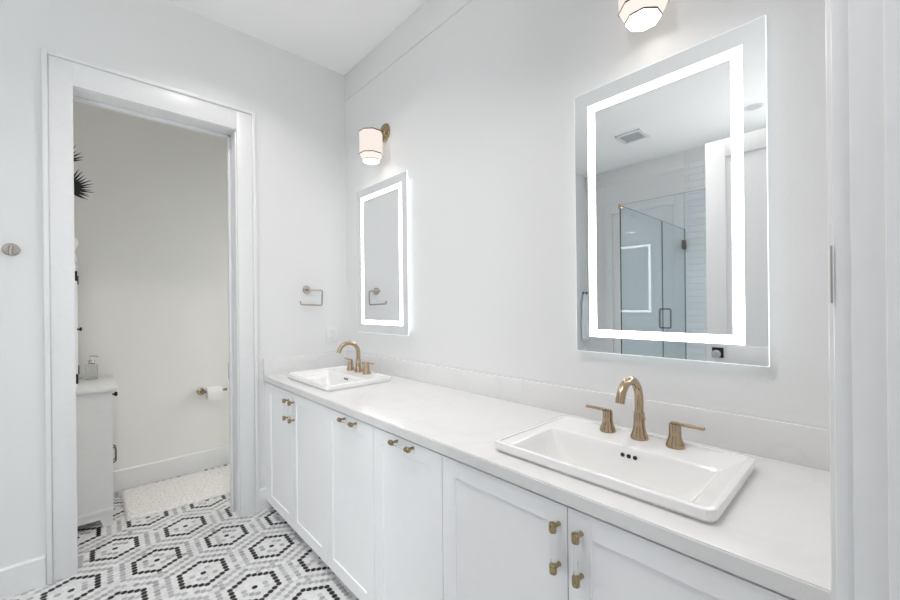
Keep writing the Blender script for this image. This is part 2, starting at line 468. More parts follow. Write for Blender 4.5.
# panel doors -------------------------------------------------------
def panel_door(name, label, L, H, T, rails, mt='trim'):
    """local: hinge at y=0, leaf to y=L, faces at x=0 and x=-T; rails = list of (z0,z1) solid bands"""
    t = thing(name, label, 'door', kind='structure')
    st = 0.115
    bm = B()
    box(bm, -T, 0, 0, st, 0, H, 0.002); box(bm, -T, 0, L - st, L, 0, H, 0.002)
    for z0, z1 in rails: box(bm, -T, 0, st - 0.0005, L - st + 0.0005, z0, z1, 0.002)
    obj('door_frame', bm, mt, t)
    bm = B()
    zs = sorted(rails)
    for (a, b), (c, d) in zip(zs, zs[1:]):
        box(bm, -T + 0.010, -0.010, st - 0.004, L - st + 0.004, b - 0.004, c + 0.004)
    obj('door_panel', bm, mt, t, smooth=False)
    return t
d1 = panel_door('door_1', 'open white two panel entry door with a glass knob seen in the large mirror', 0.772, 2.44, 0.035,
                [(0, 0.22), (0.90, 1.06), (2.32, 2.44)])
d1.location = (-1.702, YN + 0.004, 0.008)
bm = B(); box(bm, 0, 0.008, 0.676, 0.742, 0.975, 1.043, 0.001)
kn = obj('rosette', bm, 'black', d1); kn['label'] = 'square black rosette'
bm = B()
lathe(bm, [(0.012, 0.008), (0.011, 0.022), (0.014, 0.026), (0.024, 0.034), (0.028, 0.044), (0.026, 0.054), (0.016, 0.060)], (0, 0.709, 1.003), (1, 0, 0), 12)
kk = obj('knob', bm, 'knobglass', kn, smooth=False); kk['label'] = 'faceted clear glass knob'
# closet door on the left wall with casing
dt = thing('trim_closet', 'tall white casing on the wall opposite the vanity', 'trim', kind='structure')
bm = B()
for y0, y1 in ((-0.385, -0.275), (-1.255, -1.145)): box(bm, XL, XL + 0.02, y0, y1, 0, 2.66, 0.003)
box(bm, XL, XL + 0.02, -1.146, -0.384, 2.55, 2.66, 0.003)
obj('casing', bm, 'trim', dt)
d2 = panel_door('door_2', 'closed white panel door beside the shower glass', 0.755, 2.54, 0.03, [(0, 0.22), (0.95, 1.10), (2.42, 2.54)])
d2.location = (XL + 0.006, -1.143, 0.004)

# ------------------------------------------------------------------ vanity cabinets
XF = -0.617
ZB, ZT = 0.058, 0.8525
def shaker_door(y0, y1, parent, nm='door'):
    bm = B(); st = 0.062; x0, x1 = XF, XF + 0.02
    box(bm, x0, x1, y0, y0 + st, ZB, ZT, 0.0007, 1); box(bm, x0, x1, y1 - st, y1, ZB, ZT, 0.0007, 1)
    box(bm, x0, x1, y0 + st, y1 - st, ZB, ZB + st, 0.0007, 1); box(bm, x0, x1, y0 + st, y1 - st, ZT - 0.055, ZT, 0.0007, 1)
    box(bm, x0 + 0.006, x1 - 0.002, y0 + st - 0.004, y1 - st + 0.004, ZB + st - 0.004, ZT - 0.051)
    return obj(nm, bm, 'cabinet', parent, angle=30)
def pull(parent, c, axis):
    """two post bar pull with a clear acrylic rod; c = centre on the door face"""
    c = Vector(c); ax = Vector(axis); out = Vector((-1, 0, 0)); P = 0.028
    e = obj('handle', _rod(c, ax, out, P), 'acrylic', parent)
    e['label'] = 'clear acrylic bar pull with brass ends'
    for s in (-1, 1):
        bm = B(); q = c + ax * (0.051 * s)
        lathe(bm, [(0.0062, 0.0), (0.0052, 0.004), (0.0048, P)], q, out, 16)
        lathe(bm, [(0.006, -0.0125), (0.0088, -0.0112), (0.0098, -0.0085), (0.0098, 0.0085), (0.0088, 0.0112), (0.006, 0.0125)], q + out * P, ax, 20)
        obj('handle_post', bm, 'brass', e)
def _rod(c, ax, out, P):
    bm = B(); tube(bm, [c + out * P - ax * 0.0395, c + out * P + ax * 0.0395], 0.0055, 14)
    return bm
def cabinet(name, label, y0, y1, doors, end_filler=False):
    """y0 > y1 : far and near ends; doors = list of (ya, yb, pull kind)"""
    t = thing(name, label, 'cabinet', (0, 0, 0), group='white vanity cabinets under the counter')
    bm = B(); xb = -0.03; x0 = XF + 0.022
    box(bm, x0, xb, y0 - 0.018, y0 - 0.0005, ZB, 0.858); box(bm, x0, xb, y1 + 0.0005, y1 + 0.018, ZB, 0.858)
    box(bm, x0, xb, y1 + 0.018, y0 - 0.018, ZB, ZB + 0.018)
    box(bm, x0 + 0.03, x0 + 0.05, y1 + 0.018, y0 - 0.018, 0.80, 0.858)
    if end_filler: box(bm, XF + 0.001, x0, y0 - 0.046, y0 - 0.0005, ZB, ZT, 0.001, 1)
    obj('body', bm, 'cabinet', t, smooth=False)
    bm = B(); box(bm, -0.54, -0.525, y1 + 0.0005, y0 - 0.0005, 0.001, ZB)
    obj('toe_kick', bm, 'cabinet', t, smooth=False)
    for ya, yb, pk in doors:
        d = shaker_door(min(ya, yb) + 0.0015, max(ya, yb) - 0.0015, t)
        if pk == 'h': pull(d, (XF, (ya + yb) / 2 - (0.030 if ya > -1 else 0.008), 0.836), (0, 1, 0))
        elif pk == 'lo': pull(d, (XF, min(ya, yb) + (0.044 if ya > -1 else 0.024), 0.752), (0, 0, 1))
        elif pk == 'hi': pull(d, (XF, max(ya, yb) - 0.038, 0.752), (0, 0, 1))
    return t
cabinet('vanity_cabinet', 'white two door sink cabinet at the far end against the end wall', -0.002, -0.925,
        [(-0.048, -0.474, 'lo'), (-0.474, -0.925, 'hi')], True)
cabinet('vanity_cabinet', 'narrow white pull-out cabinet right of the far sink cabinet, clear bar pull across its top', -0.925, -1.369, [(-0.925, -1.369, 'h')])
cabinet('vanity_cabinet', 'narrow white pull-out cabinet left of the near sink cabinet, clear bar pull across its top', -1.369, -1.803, [(-1.369, -1.803, 'h')])
cabinet('vanity_cabinet', 'white two door sink cabinet at the near end under the larger looking sink', -1.803, -2.745,
        [(-1.803, -2.274, 'lo'), (-2.274, -2.745, 'hi')])
bm = B(); box(bm, XF + 0.001, XF + 0.02, YN + 0.001, -2.7465, ZB, ZT, 0.001, 1)
tag(obj('filler_panel', bm, 'cabinet'), 'narrow white filler strip between the near cabinet and the door wall', 'panel')

# counter
S2Y, S1Y = -2.273, -0.508
def slab(bm, xs, ys, holes, z0, z1):
    vt = {}
    def v(i, j, z):
        k = (i, j, z)
        if k not in vt: vt[k] = bm.verts.new((xs[i], ys[j], z))
        return vt[k]
    nx, ny = len(xs) - 1, len(ys) - 1
    solid = lambda i, j: 0 <= i < nx and 0 <= j < ny and (i, j) not in holes
    for i in range(nx):
        for j in range(ny):
            if not solid(i, j): continue
            bm.faces.new((v(i, j, z1), v(i + 1, j, z1), v(i + 1, j + 1, z1), v(i, j + 1, z1)))
            bm.faces.new((v(i, j, z0), v(i, j + 1, z0), v(i + 1, j + 1, z0), v(i + 1, j, z0)))
            for di, dj, a, b in ((-1, 0, (i, j), (i, j + 1)), (1, 0, (i + 1, j + 1), (i + 1, j)), (0, -1, (i + 1, j), (i, j)), (0, 1, (i, j + 1), (i + 1, j + 1))):
                if not solid(i + di, j + dj):
                    bm.faces.new((v(*a, z0), v(*a, z1), v(*b, z1), v(*b, z0)))
    bmesh.ops.recalc_face_normals(bm, faces=bm.faces[:])
CT = 0.898
ct = thing('countertop', 'long white quartz vanity counter with backsplash under both mirrors', 'countertop', (0, 0, 0))
bm = B()
xs = [-0.626, -0.529, -0.164, -0.001]
ys = [YN + 0.001, S2Y - 0.273, S2Y + 0.273, S1Y - 0.273, S1Y + 0.273, -0.001]
slab(bm, xs, ys, {(1, 1), (1, 3)}, 0.860, CT)
fe = [e for e in bm.edges if all(abs(v.co.x + 0.626) < 1e-4 for v in e.verts) and abs(e.verts[0].co.z - e.verts[1].co.z) < 1e-4]
bmesh.ops.bevel(bm, geom=fe, offset=0.003, segments=2, affect='EDGES')
obj('slab', bm, 'quartz', ct)
bm = B(); box(bm, -0.020, -0.001, YN + 0.001, -0.021, CT, 1.010, 0.0015); box(bm, -0.626, -0.001, -0.021, -0.001, CT, 1.010, 0.0015)
obj('backsplash', bm, 'quartz', ct)

# sinks
def sink(label, y):
    t = thing('sink', label, 'sink', (0, y, CT), group='white rectangular drop-in sinks')
    bm = B(); rings = []
    def rr(x0, x1, w, z, r): rings.append(rrect(x0, x1, -w, w, z, r))
    rr(-0.527, -0.166, 0.271, -0.03, 0.012)
    rr(-0.527, -0.166, 0.271, 0.0006, 0.012)
    rr(-0.545, -0.148, 0.2935, 0.0006, 0.020)
    rr(-0.546, -0.147, 0.2945, 0.0080, 0.020)
    rr(-0.555, -0.138, 0.3000, 0.0095, 0.024)
    rr(-0.556, -0.137, 0.3010, 0.0110, 0.024)
    rr(-0.556, -0.137, 0.3010, 0.0290, 0.024)
    rr(-0.5550, -0.138, 0.3000, 0.0315, 0.023)
    rr(-0.5520, -0.141, 0.2970, 0.0330, 0.021)
    rr(-0.5420, -0.152, 0.2865, 0.0330, 0.014)
    rr(-0.5400, -0.154, 0.2845, 0.0322, 0.013)
    rr(-0.5385, -0.156, 0.2830, 0.0280, 0.012)
    rr(-0.5360, -0.159, 0.2805, 0.0268, 0.011)
    rr(-0.5300, -0.282, 0.2550, 0.0258, 0.008)
    rr(-0.5265, -0.2855, 0.2515, 0.0245, 0.008)
    rr(-0.5235, -0.2890, 0.2480, 0.0210, 0.009)
    rr(-0.5200, -0.2930, 0.2400, 0.0060, 0.012)
    rr(-0.5150, -0.2970, 0.2240, -0.022, 0.018)
    rr(-0.5070, -0.3030, 0.1970, -0.054, 0.026)
    rr(-0.4960, -0.3110, 0.1700, -0.082, 0.032)
    rr(-0.4800, -0.3240, 0.1420, -0.102, 0.036)
    rr(-0.4600, -0.3400, 0.1120, -0.114, 0.040)
    rr(-0.4300, -0.3650, 0.0700, -0.120, 0.032)
    rr(-0.4150, -0.3800, 0.0250, -0.122, 0.0174)
    loft(bm, rings, False, True)
    # underside of the bowl
    r2 = [rrect(-0.527, -0.166, -0.271, 0.271, -0.03, 0.012), rrect(-0.523, -0.27, -0.245, 0.245, -0.034, 0.02),
          rrect(-0.505, -0.29, -0.19, 0.19, -0.10, 0.04), rrect(-0.46, -0.33, -0.12, 0.12, -0.132, 0.05)]
    loft(bm, r2, False, True)
    obj('basin', bm, 'porcelain', t, angle=30)
    bm = B()
    for k in (-1, 0, 1): lathe(bm, [(0.0062, -0.003), (0.0062, 0.0016)], (-0.2945, -0.017 + 0.0185 * k, -0.001), (-1, 0, 0.16), 14)
    o = obj('overflow_hole', bm, 'dark', t); o['label'] = 'three dark overflow holes'
    bm = B(); lathe(bm, [(0.0172, 0.0), (0.0172, 0.003), (0.014, 0.0045), (0.013, 0.008), (0.002, 0.010)], (-0.3975, 0, -0.122), (0, 0, 1), 24)
    obj('drain', bm, 'bronze', t)
    return t
sink('white rectangular sink nearer the viewer, under the larger looking mirror', S2Y)
sink('white rectangular sink at the far end of the counter by the outlet', S1Y)

# faucets
def faucet(label, loc):
    t = thing('faucet', label, 'faucet', loc, group='champagne bronze widespread faucets')
    bm = B()
    lathe(bm, [(0.0268, 0), (0.0270, 0.005), (0.0262, 0.008), (0.0245, 0.013), (0.0222, 0.019), (0.0200, 0.026), (0.0182, 0.034), (0.0172, 0.042), (0.0168, 0.052), (0.0165, 0.083), (0.0152, 0.085)], n=32)
    obj('spout_base', bm, 'bronze', t)
    bm = B(); r = 0.0695; zc = 0.1255
    pts = [(0, 0, 0.081), (0, 0, 0.100), (0, 0, 0.115)]
    for k in range(0, 19):
        a = PI * 0.952 * k / 18
        pts.append((-r + r * math.cos(a), 0, zc + r * math.sin(a)))
    tube(bm, pts, 0.0132, 20)
    obj('spout', bm, 'bronze', t)
    for s in (-1, 1):
        bm = B()
        lathe(bm, [(0.0258, 0), (0.0260, 0.005), (0.0252, 0.008), (0.0236, 0.013), (0.0214, 0.019), (0.0192, 0.025), (0.0176, 0.032), (0.0168, 0.040), (0.0165, 0.067), (0.0155, 0.070), (0.0, 0.0705)], (0, 0.1045 * s, 0), n=32)
        h = obj('handle', bm, 'bronze', t)
        bm = B()
        y0, y1 = sorted((0.1045 * s - 0.012 * s, 0.1045 * s + 0.078 * s))
        box(bm, -0.0058, 0.0058, y0, y1, 0.066, 0.0755, 0.0022)
        obj('lever', bm, 'bronze', h)
    bm = B(); tube(bm, [(0.034, 0, -0.001), (0.034, 0, 0.05)], 0.0028, 10)
    lathe(bm, [(0.0028, 0.048), (0.0062, 0.052), (0.0062, 0.060), (0.003, 0.063)], (0.034, 0, 0), n=14)
    obj('lift_rod', bm, 'bronze', t)
    return t
fa = faucet('champagne bronze gooseneck faucet on the sink nearer the viewer', (-0.193, -2.281, CT + 0.0266))
dup(fa, (-0.187, -0.492, CT + 0.0266), 'small looking champagne bronze gooseneck faucet on the far sink')

# ------------------------------------------------------------------ LED mirrors
def led_mirror(label, yc):
    t = thing('led_mirror', label, 'mirror', (0, yc, 1.1675), group='lit mirrors above the sinks')
    W, H = 0.3075, 1.029
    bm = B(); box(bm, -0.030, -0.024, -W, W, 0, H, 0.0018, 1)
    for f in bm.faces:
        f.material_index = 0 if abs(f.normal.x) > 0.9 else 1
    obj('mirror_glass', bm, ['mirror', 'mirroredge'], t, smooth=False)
    def frame(bm, yo, zo0, zo1, yi, zi0, zi1, x0, x1):
        o = [(-yo, zo0), (yo, zo0), (yo, zo1), (-yo, zo1)]; i = [(-yi, zi0), (yi, zi0), (yi, zi1), (-yi, zi1)]
        for x, fl in ((x0, 0), (x1, 1)):
            pass
        V = lambda p, x: bm.verts.new((x, p[0], p[1]))
        fo, fi = [V(p, x0) for p in o], [V(p, x0) for p in i]
        bo, bi = [V(p, x1) for p in o], [V(p, x1) for p in i]
        for k in range(4):
            n = (k + 1) % 4
            bm.faces.new((fo[k], fo[n], fi[n], fi[k])); bm.faces.new((bo[k], bi[k], bi[n], bo[n]))
            bm.faces.new((fo[k], bo[k], bo[n], fo[n])); bm.faces.new((fi[k], fi[n], bi[n], bi[k]))
        bmesh.ops.recalc_face_normals(bm, faces=bm.faces[:])
    bm = B(); frame(bm, 0.250, 0.0610, 0.968, 0.2205, 0.0890, 0.940, -0.0306, -0.0302)
    o = obj('light_strip', bm, 'led', t, smooth=False); o['label'] = 'glowing white LED strip'
    bm = B(); box(bm, -0.0235, -0.001, -W + 0.06, W - 0.06, 0.06, H - 0.06)
    obj('back_box', bm, 'plastic', t, smooth=False)
    bm = B(); frame(bm, W - 0.030, 0.030, H - 0.030, W - 0.045, 0.045, H - 0.045, -0.0236, -0.021)
    o = obj('back_light', bm, 'backled', t, smooth=False); o['label'] = 'soft white backlight along the hidden rim'
    return t
mi = led_mirror('larger looking LED mirror over the nearer sink, reflecting the glass shower', -2.2795)
dup(mi, (0, -0.524, 1.1675), 'smaller looking LED mirror over the far sink, reflecting the towel ring')

# ------------------------------------------------------------------ wall sconces
def sconce(label, yc, zt):
    t = thing('wall_sconce', label, 'lamp', (0, yc, zt), group='lit sconces above the mirrors')
    X = -0.112
    bm = B(); lathe(bm, [(0.060, 0.001), (0.060, 0.006), (0.056, 0.011), (0.020, 0.014), (0.014, 0.020)], (0, 0, 0.03), (-1, 0, 0), 32)
    obj('backplate', bm, 'brass', t)
    bm = B(); tube(bm, fillet([(-0.012, 0, 0.03), (-0.07, 0, 0.03), (X, 0, 0.03), (X, 0, -0.002)], 0.012, 5), 0.008, 14)
    obj('arm', bm, 'brass', t)
    bm = B(); lathe(bm, [(0.034, 0), (0.034, 0.008), (0.022, 0.014), (0.012, 0.018)], (X, 0, 0.0), n=24)
    obj('cap', bm, 'brass', t)
    ph = PI / 8
    bm = B(); lathe(bm, [(0.030, 0.0), (0.0745, 0.0), (0.0755, -0.004), (0.0755, -0.148)], (X, 0, 0), n=8, ph=ph, cap0=True, cap1=False)
    obj('lamp_shade', bm, 'shade', t, smooth=False)
    bm = B(); lathe(bm, [(0.0755, -0.148), (0.0560, -0.186)], (X, 0, 0), n=8, ph=ph, cap0=False, cap1=False)
    o = obj('lower_shade', bm, 'shadelow', t, smooth=False); o['label'] = 'tapered lower rim of the shade'
    bm = B(); lathe(bm, [(0.0550, -0.188), (0.053, -0.1925)], (X, 0, 0), n=8, ph=ph)
    obj('diffuser', bm, 'diffuser', t, smooth=False)
    for z, r in ((-0.003, 0.0770), (-0.148, 0.0770), (-0.186, 0.0575)):
        bm = B(); lathe(bm, [(r, z + 0.003), (r + 0.0008, z), (r, z - 0.003)], (X, 0, 0), n=8, ph=ph, cap0=False, cap1=False)
        lathe(bm, [(r - 0.003, z + 0.003), (r - 0.003, z - 0.003)], (X, 0, 0), n=8, ph=ph, cap0=False, cap1=False)
        o = obj('band', bm, 'bandmetal', t, smooth=False); o['label'] = 'thin dark bronze band'
    return t
sc1 = sconce('small looking lit sconce with pale shade above the far mirror', -0.553, 2.497)
dup(sc1, (0, -2.275, 2.497), 'lit sconce cut by the top of the picture above the nearer mirror')

# ------------------------------------------------------------------ back wall fittings
t = thing('towel_ring', 'square open nickel towel ring on the end wall above the outlet', 'towel ring', (-0.323, 0, 1.476))
bm = B(); lathe(bm, [(0.029, 0.0005), (0.029, 0.006), (0.026, 0.009)], (0, 0, 0), (0, -1, 0), 28)
obj('rosette', bm, 'nickel', t)
bm = B(); lathe(bm, [(0.009, 0.008), (0.008, 0.052)], (0, 0, 0), (0, -1, 0), 14)
obj('post', bm, 'nickel', t)
bm = B(); tube(bm, fillet([(-0.004, -0.048, 0), (0.098, -0.048, -0.003), (0.094, -0.048, -0.112), (-0.064, -0.048, -0.105), (-0.064, -0.048, -0.080)], 0.012, 5), 0.0055, 10)
obj('ring', bm, 'nickel', t)
# outlet
t = thing('wall_outlet', 'white double wall outlet above the far sink, below the towel ring', 'outlet', (-0.132, 0, 1.141))
bm = B(); box(bm, -0.045, 0.045, -0.006, -0.0005, -0.063, 0.063, 0.002)
obj('plate', bm, 'plastic', t)
for z in (-0.027, 0.027):
    bm = B(); lathe(bm, [(0.0175, 0.004), (0.0175, 0.0085), (0.0165, 0.009)], (0, 0, z), (0, -1, 0), 20)
    s = obj('socket', bm, 'plastic', t)
    bm = B()
    box(bm, -0.0085, -0.006, -0.0098, -0.0088, z - 0.002, z + 0.008); box(bm, 0.006, 0.0085, -0.0098, -0.0088, z - 0.001, z + 0.007)
    obj('slot', bm, 'grille', s, smooth=False)
# robe hook
t = thing('robe_hook', 'round nickel robe hook on the wall left of the toilet room doorway', 'hook', (-1.7575, 0, 1.645))
bm = B(); lathe(bm, [(0.029, 0.0005), (0.029, 0.005), (0.026, 0.008), (0.012, 0.010)], (0, 0, 0), (0, -1, 0), 28)
obj('rosette', bm, 'nickel', t)
bm = B(); tube(bm, fillet([(0.002, -0.006, 0.012), (0.002, -0.042, 0.010), (0.002, -0.052, -0.030), (0.002, -0.044, -0.048)], 0.010, 4), [0.0075] * 3 + [0.0062] * 8 + [0.0055], 12) if False else tube(bm, fillet([(0.002, -0.006, 0.010), (0.002, -0.044, 0.008), (0.002, -0.050, -0.034)], 0.012, 5), 0.0068, 12)
obj('hook', bm, 'nickel', t)
# hook and towel in the far left corner (seen in the mirror)
t = thing('wall_hook', 'small dark hook in the far corner seen at the left edge of the large mirror', 'hook', (-3.70, 0, 1.50))
bm = B(); lathe(bm, [(0.024, 0.0005), (0.024, 0.006), (0.008, 0.009), (0.008, 0.045), (0.020, 0.050), (0.018, 0.060)], (0, 0, 0), (0, -1, 0), 18)
obj('knob', bm, 'pewter', t)
bm = B()
rings = []
for k in range(11):
    z = -0.006 - 0.64 * k / 10
    wd = 0.030 + 0.055 * min(1, k / 3); d = 0.016 + 0.012 * min(1, k / 3)
    pr = []
    for q in range(24):
        a = 2 * PI * q / 24
        pr.append(Vector((wd * math.cos(a) * (1 + 0.08 * math.sin(5 * a + k)), -0.030 - 0.0 + d * math.sin(a) * (1 + 0.25 * math.sin(7 * a)), z)))
    rings.append(pr)
loft(bm, rings)
o = obj('hand_towel', bm, 'towel', None, (-3.70, 0, 1.50))
tag(o, 'pale folded towel hanging from the dark hook, seen at the mirror edge', 'towel')

# ------------------------------------------------------------------ toilet room contents
# toilet paper holder and roll
t = thing('toilet_paper_holder', 'bronze toilet paper holder on the far wall of the toilet room', 'toilet paper holder', (-0.80, TB, 0.655))
bm = B(); lathe(bm, [(0.030, 0.0005), (0.030, 0.006), (0.024, 0.010), (0.010, 0.014), (0.009, 0.058)], (0, 0, 0), (0, -1, 0), 24)
obj('rosette', bm, 'bronze', t)
bm = B(); tube(bm, fillet([(-0.006, -0.055, 0), (0.150, -0.055, 0)], 0.01)[:1] + [(0.175, -0.055, 0)], 0.0075, 14)
lathe(bm, [(0.011, 0.165), (0.011, 0.182)], (0, -0.055, 0), (1, 0, 0), 16)
obj('bar', bm, 'bronze', t)
bm = B()
rr_o, rr_i = 0.050, 0.019
loft(bm, [ring((0.030, 0, 0), (1, 0, 0), rr_i, 32), ring((0.030, 0, 0), (1, 0, 0), rr_o, 32), ring((0.140, 0, 0), (1, 0, 0), rr_o, 32), ring((0.140, 0, 0), (1, 0, 0), rr_i, 32), ring((0.030, 0, 0), (1, 0, 0), rr_i, 32)], False, False)
box(bm, 0.032, 0.138, -0.0505, -0.0495, -0.055, 0.0)
o = obj('toilet_paper', bm, 'paper', None, (-0.80, TB - 0.055, 0.655 - 0.0112))
tag(o, 'white toilet paper roll on the bronze holder', 'toilet paper')

# bath mat
bm = B()
nx, ny = 60, 44
c4 = [Vector((-1.322, 0.445)), Vector((-0.50, 0.385)), Vector((-0.46, 0.935)), Vector((-1.325, 0.985))]
rnd = random.Random(5)
grid = []
for j in range(ny + 1):
    row = []
    for i in range(nx + 1):
        a, b = i / nx, j / ny
        p = (c4[0] * (1 - a) + c4[1] * a) * (1 - b) + (c4[3] * (1 - a) + c4[2] * a) * b
        e = min(min(a, 1 - a) * 0.8, min(b, 1 - b) * 0.55)
        z = 0.004 + 0.013 * min(1, e / 0.012) + rnd.uniform(-0.0025, 0.0025)
        row.append(bm.verts.new((p.x, p.y, z)))
    grid.append(row)
for j in range(ny):
    for i in range(nx):
        bm.faces.new((grid[j][i], grid[j][i + 1], grid[j + 1][i + 1], grid[j + 1][i]))
per = [grid[0][i] for i in range(nx + 1)] + [grid[j][nx] for j in range(1, ny + 1)] + [grid[ny][i] for i in range(nx - 1, -1, -1)] + [grid[j][0] for j in range(ny - 1, 0, -1)]
lowv = [bm.verts.new((v.co.x, v.co.y, 0.0005)) for v in per]
for k in range(len(per)):
    n = (k + 1) % len(per)
    bm.faces.new((per[n], per[k], lowv[k], lowv[n]))
bmesh.ops.recalc_face_normals(bm, faces=bm.faces[:])
tag(obj('bath_mat', bm, 'rug', angle=180), 'cream textured bath mat on the toilet room floor', 'bath mat')

# storage cabinet (low part)
CX0, CX1, CY0, CY1 = TL + 0.002, -1.384, 0.462, 0.985
t = thing('storage_cabinet', 'low white storage cabinet just inside the toilet room on the left', 'cabinet', ((CX0 + CX1) / 2, (CY0 + CY1) / 2, 0))
hx, hy = (CX1 - CX0) / 2, (CY1 - CY0) / 2
bm = B()
# side panels with bracket feet
zt_ = 0.842
for y0 in (-hy, hy - 0.018):
    poly = [(-hx, 0), (-hx + 0.05, 0), (-hx + 0.06, 0.05), (hx - 0.06, 0.05), (hx - 0.045, 0), (hx, 0), (hx, zt_), (-hx, zt_)]
    prism_y(bm, poly, y0, y0 + 0.018)
box(bm, -hx, hx - 0.02, -hy + 0.018, hy - 0.018, 0.07, 0.088); box(bm, -hx, -hx + 0.01, -hy + 0.018, hy - 0.018, 0.07, zt_)
box(bm, hx - 0.02, hx, -hy + 0.018, hy - 0.018, 0.05, 0.088); box(bm, hx - 0.02, hx, -hy + 0.018, hy - 0.018, 0.82, zt_)
box(bm, -hx, hx - 0.02, -hy + 0.018, hy - 0.018, 0.66, 0.675)
obj('body', bm, 'furniture', t, smooth=False)
bm = B(); box(bm, -hx, hx + 0.004, -hy - 0.004, -hy + 0.0, 0.088, 0.112, 0.0015)
obj('base_molding', bm, 'furniture', t)
bm = B(); box(bm, -hx, hx + 0.030, -hy - 0.02, hy + 0.02, zt_, 0.866, 0.006)
obj('top', bm, 'furniture', t)
bm = B(); box(bm, hx - 0.018, hx + 0.004, -hy + 0.022, hy - 0.022, 0.688, 0.815, 0.003)
dr = obj('drawer', bm, 'furniture', t)
bm = B(); lathe(bm, [(0.006, 0.0), (0.006, 0.014), (0.014, 0.018), (0.015, 0.026), (0.010, 0.032)], (hx + 0.003, -0.10, 0.79), (1, 0, 0), 18)
obj('knob', bm, 'black', dr)
for k, (ya, yb) in enumerate(((-hy + 0.022, -0.002), (0.002, hy - 0.022))):
    bm = B(); x0, x1 = hx - 0.018, hx + 0.004; st = 0.05
    box(bm, x0, x1, ya, ya + st, 0.094, 0.682, 0.002, 1); box(bm, x0, x1, yb - st, yb, 0.094, 0.682, 0.002, 1)
    box(bm, x0, x1, ya + st, yb - st, 0.094, 0.15, 0.002, 1); box(bm, x0, x1, ya + st, yb - st, 0.63, 0.682, 0.002, 1)
    box(bm, x0 + 0.004, x1 - 0.010, ya + st - 0.003, yb - st + 0.003, 0.147, 0.633)
    dd = obj('door', bm, 'furniture', t)
    yy = -0.03 if k == 0 else 0.03
    bm = B(); tube(bm, fillet([(hx + 0.003, yy, 0.318), (hx + 0.027, yy, 0.322), (hx + 0.027, yy, 0.418), (hx + 0.003, yy, 0.422)], 0.016, 5), 0.0045, 10)
    obj('handle', bm, 'pewter', dd)
# hutch standing on it
HX0, HX1, HY0, HY1, HZ0, HZ1 = CX0, -1.556, 0.485, 0.965, 0.8665, 1.655
t = thing('hutch', 'white upper cabinet standing on the low storage cabinet, edge seen past the door casing', 'cabinet', ((HX0 + HX1) / 2, (HY0 + HY1) / 2, HZ0))
hx, hy, hz = (HX1 - HX0) / 2, (HY1 - HY0) / 2, HZ1 - HZ0
bm = B()
box(bm, -hx, hx, -hy, -hy + 0.018, 0, hz - 0.02); box(bm, -hx, hx, hy - 0.018, hy, 0, hz - 0.02)
box(bm, -hx, hx, -hy + 0.018, hy - 0.018, 0, 0.018); box(bm, -hx, hx, -hy + 0.018, hy - 0.018, hz - 0.038, hz - 0.02); box(bm, -hx, -hx + 0.01, -hy + 0.018, hy - 0.018, 0.018, hz - 0.038)
obj('body', bm, 'furniture', t, smooth=False)
bm = B(); box(bm, -hx, hx + 0.018, -hy - 0.012, hy + 0.012, hz - 0.02, hz, 0.004)
obj('top', bm, 'furniture', t)
for k, (ya, yb) in enumerate(((-hy + 0.001, -0.001), (0.001, hy - 0.001))):
    bm = B(); x0, x1 = hx, hx + 0.014; st = 0.045
    box(bm, x0, x1, ya, ya + st, 0.004, hz - 0.024, 0.002, 1); box(bm, x0, x1, yb - st, yb, 0.004, hz - 0.024, 0.002, 1)
    box(bm, x0, x1, ya + st, yb - st, 0.004, 0.05, 0.002, 1); box(bm, x0, x1, ya + st, yb - st, hz - 0.07, hz - 0.024, 0.002, 1)
    box(bm, x0 + 0.003, x1 - 0.006, ya + st - 0.002, yb - st + 0.002, 0.048, hz - 0.068)
    dd = obj('door', bm, 'furniture', t)
    yo = ya if k == 0 else yb
    for z in (0.066, 0.69):
        bm = B()
        sg = -1 if k == 0 else 1
        box(bm, hx - 0.010, hx + 0.015, min(yo, yo + sg * 0.003), max(yo, yo + sg * 0.003), z - 0.028, z + 0.028, 0.0008)
        tube(bm, [(hx + 0.016, yo + sg * 0.002, z - 0.03), (hx + 0.016, yo + sg * 0.002, z + 0.03)], 0.0045, 10)
        obj('hinge', bm, 'black', dd)
    yy = -0.024 if k == 0 else 0.024
    bm = B(); lathe(bm, [(0.005, 0.0), (0.005, 0.010), (0.011, 0.013), (0.012, 0.020), (0.008, 0.024)], (hx + 0.0135, yy, 0.358), (1, 0, 0), 16)
    obj('knob', bm, 'black', dd)
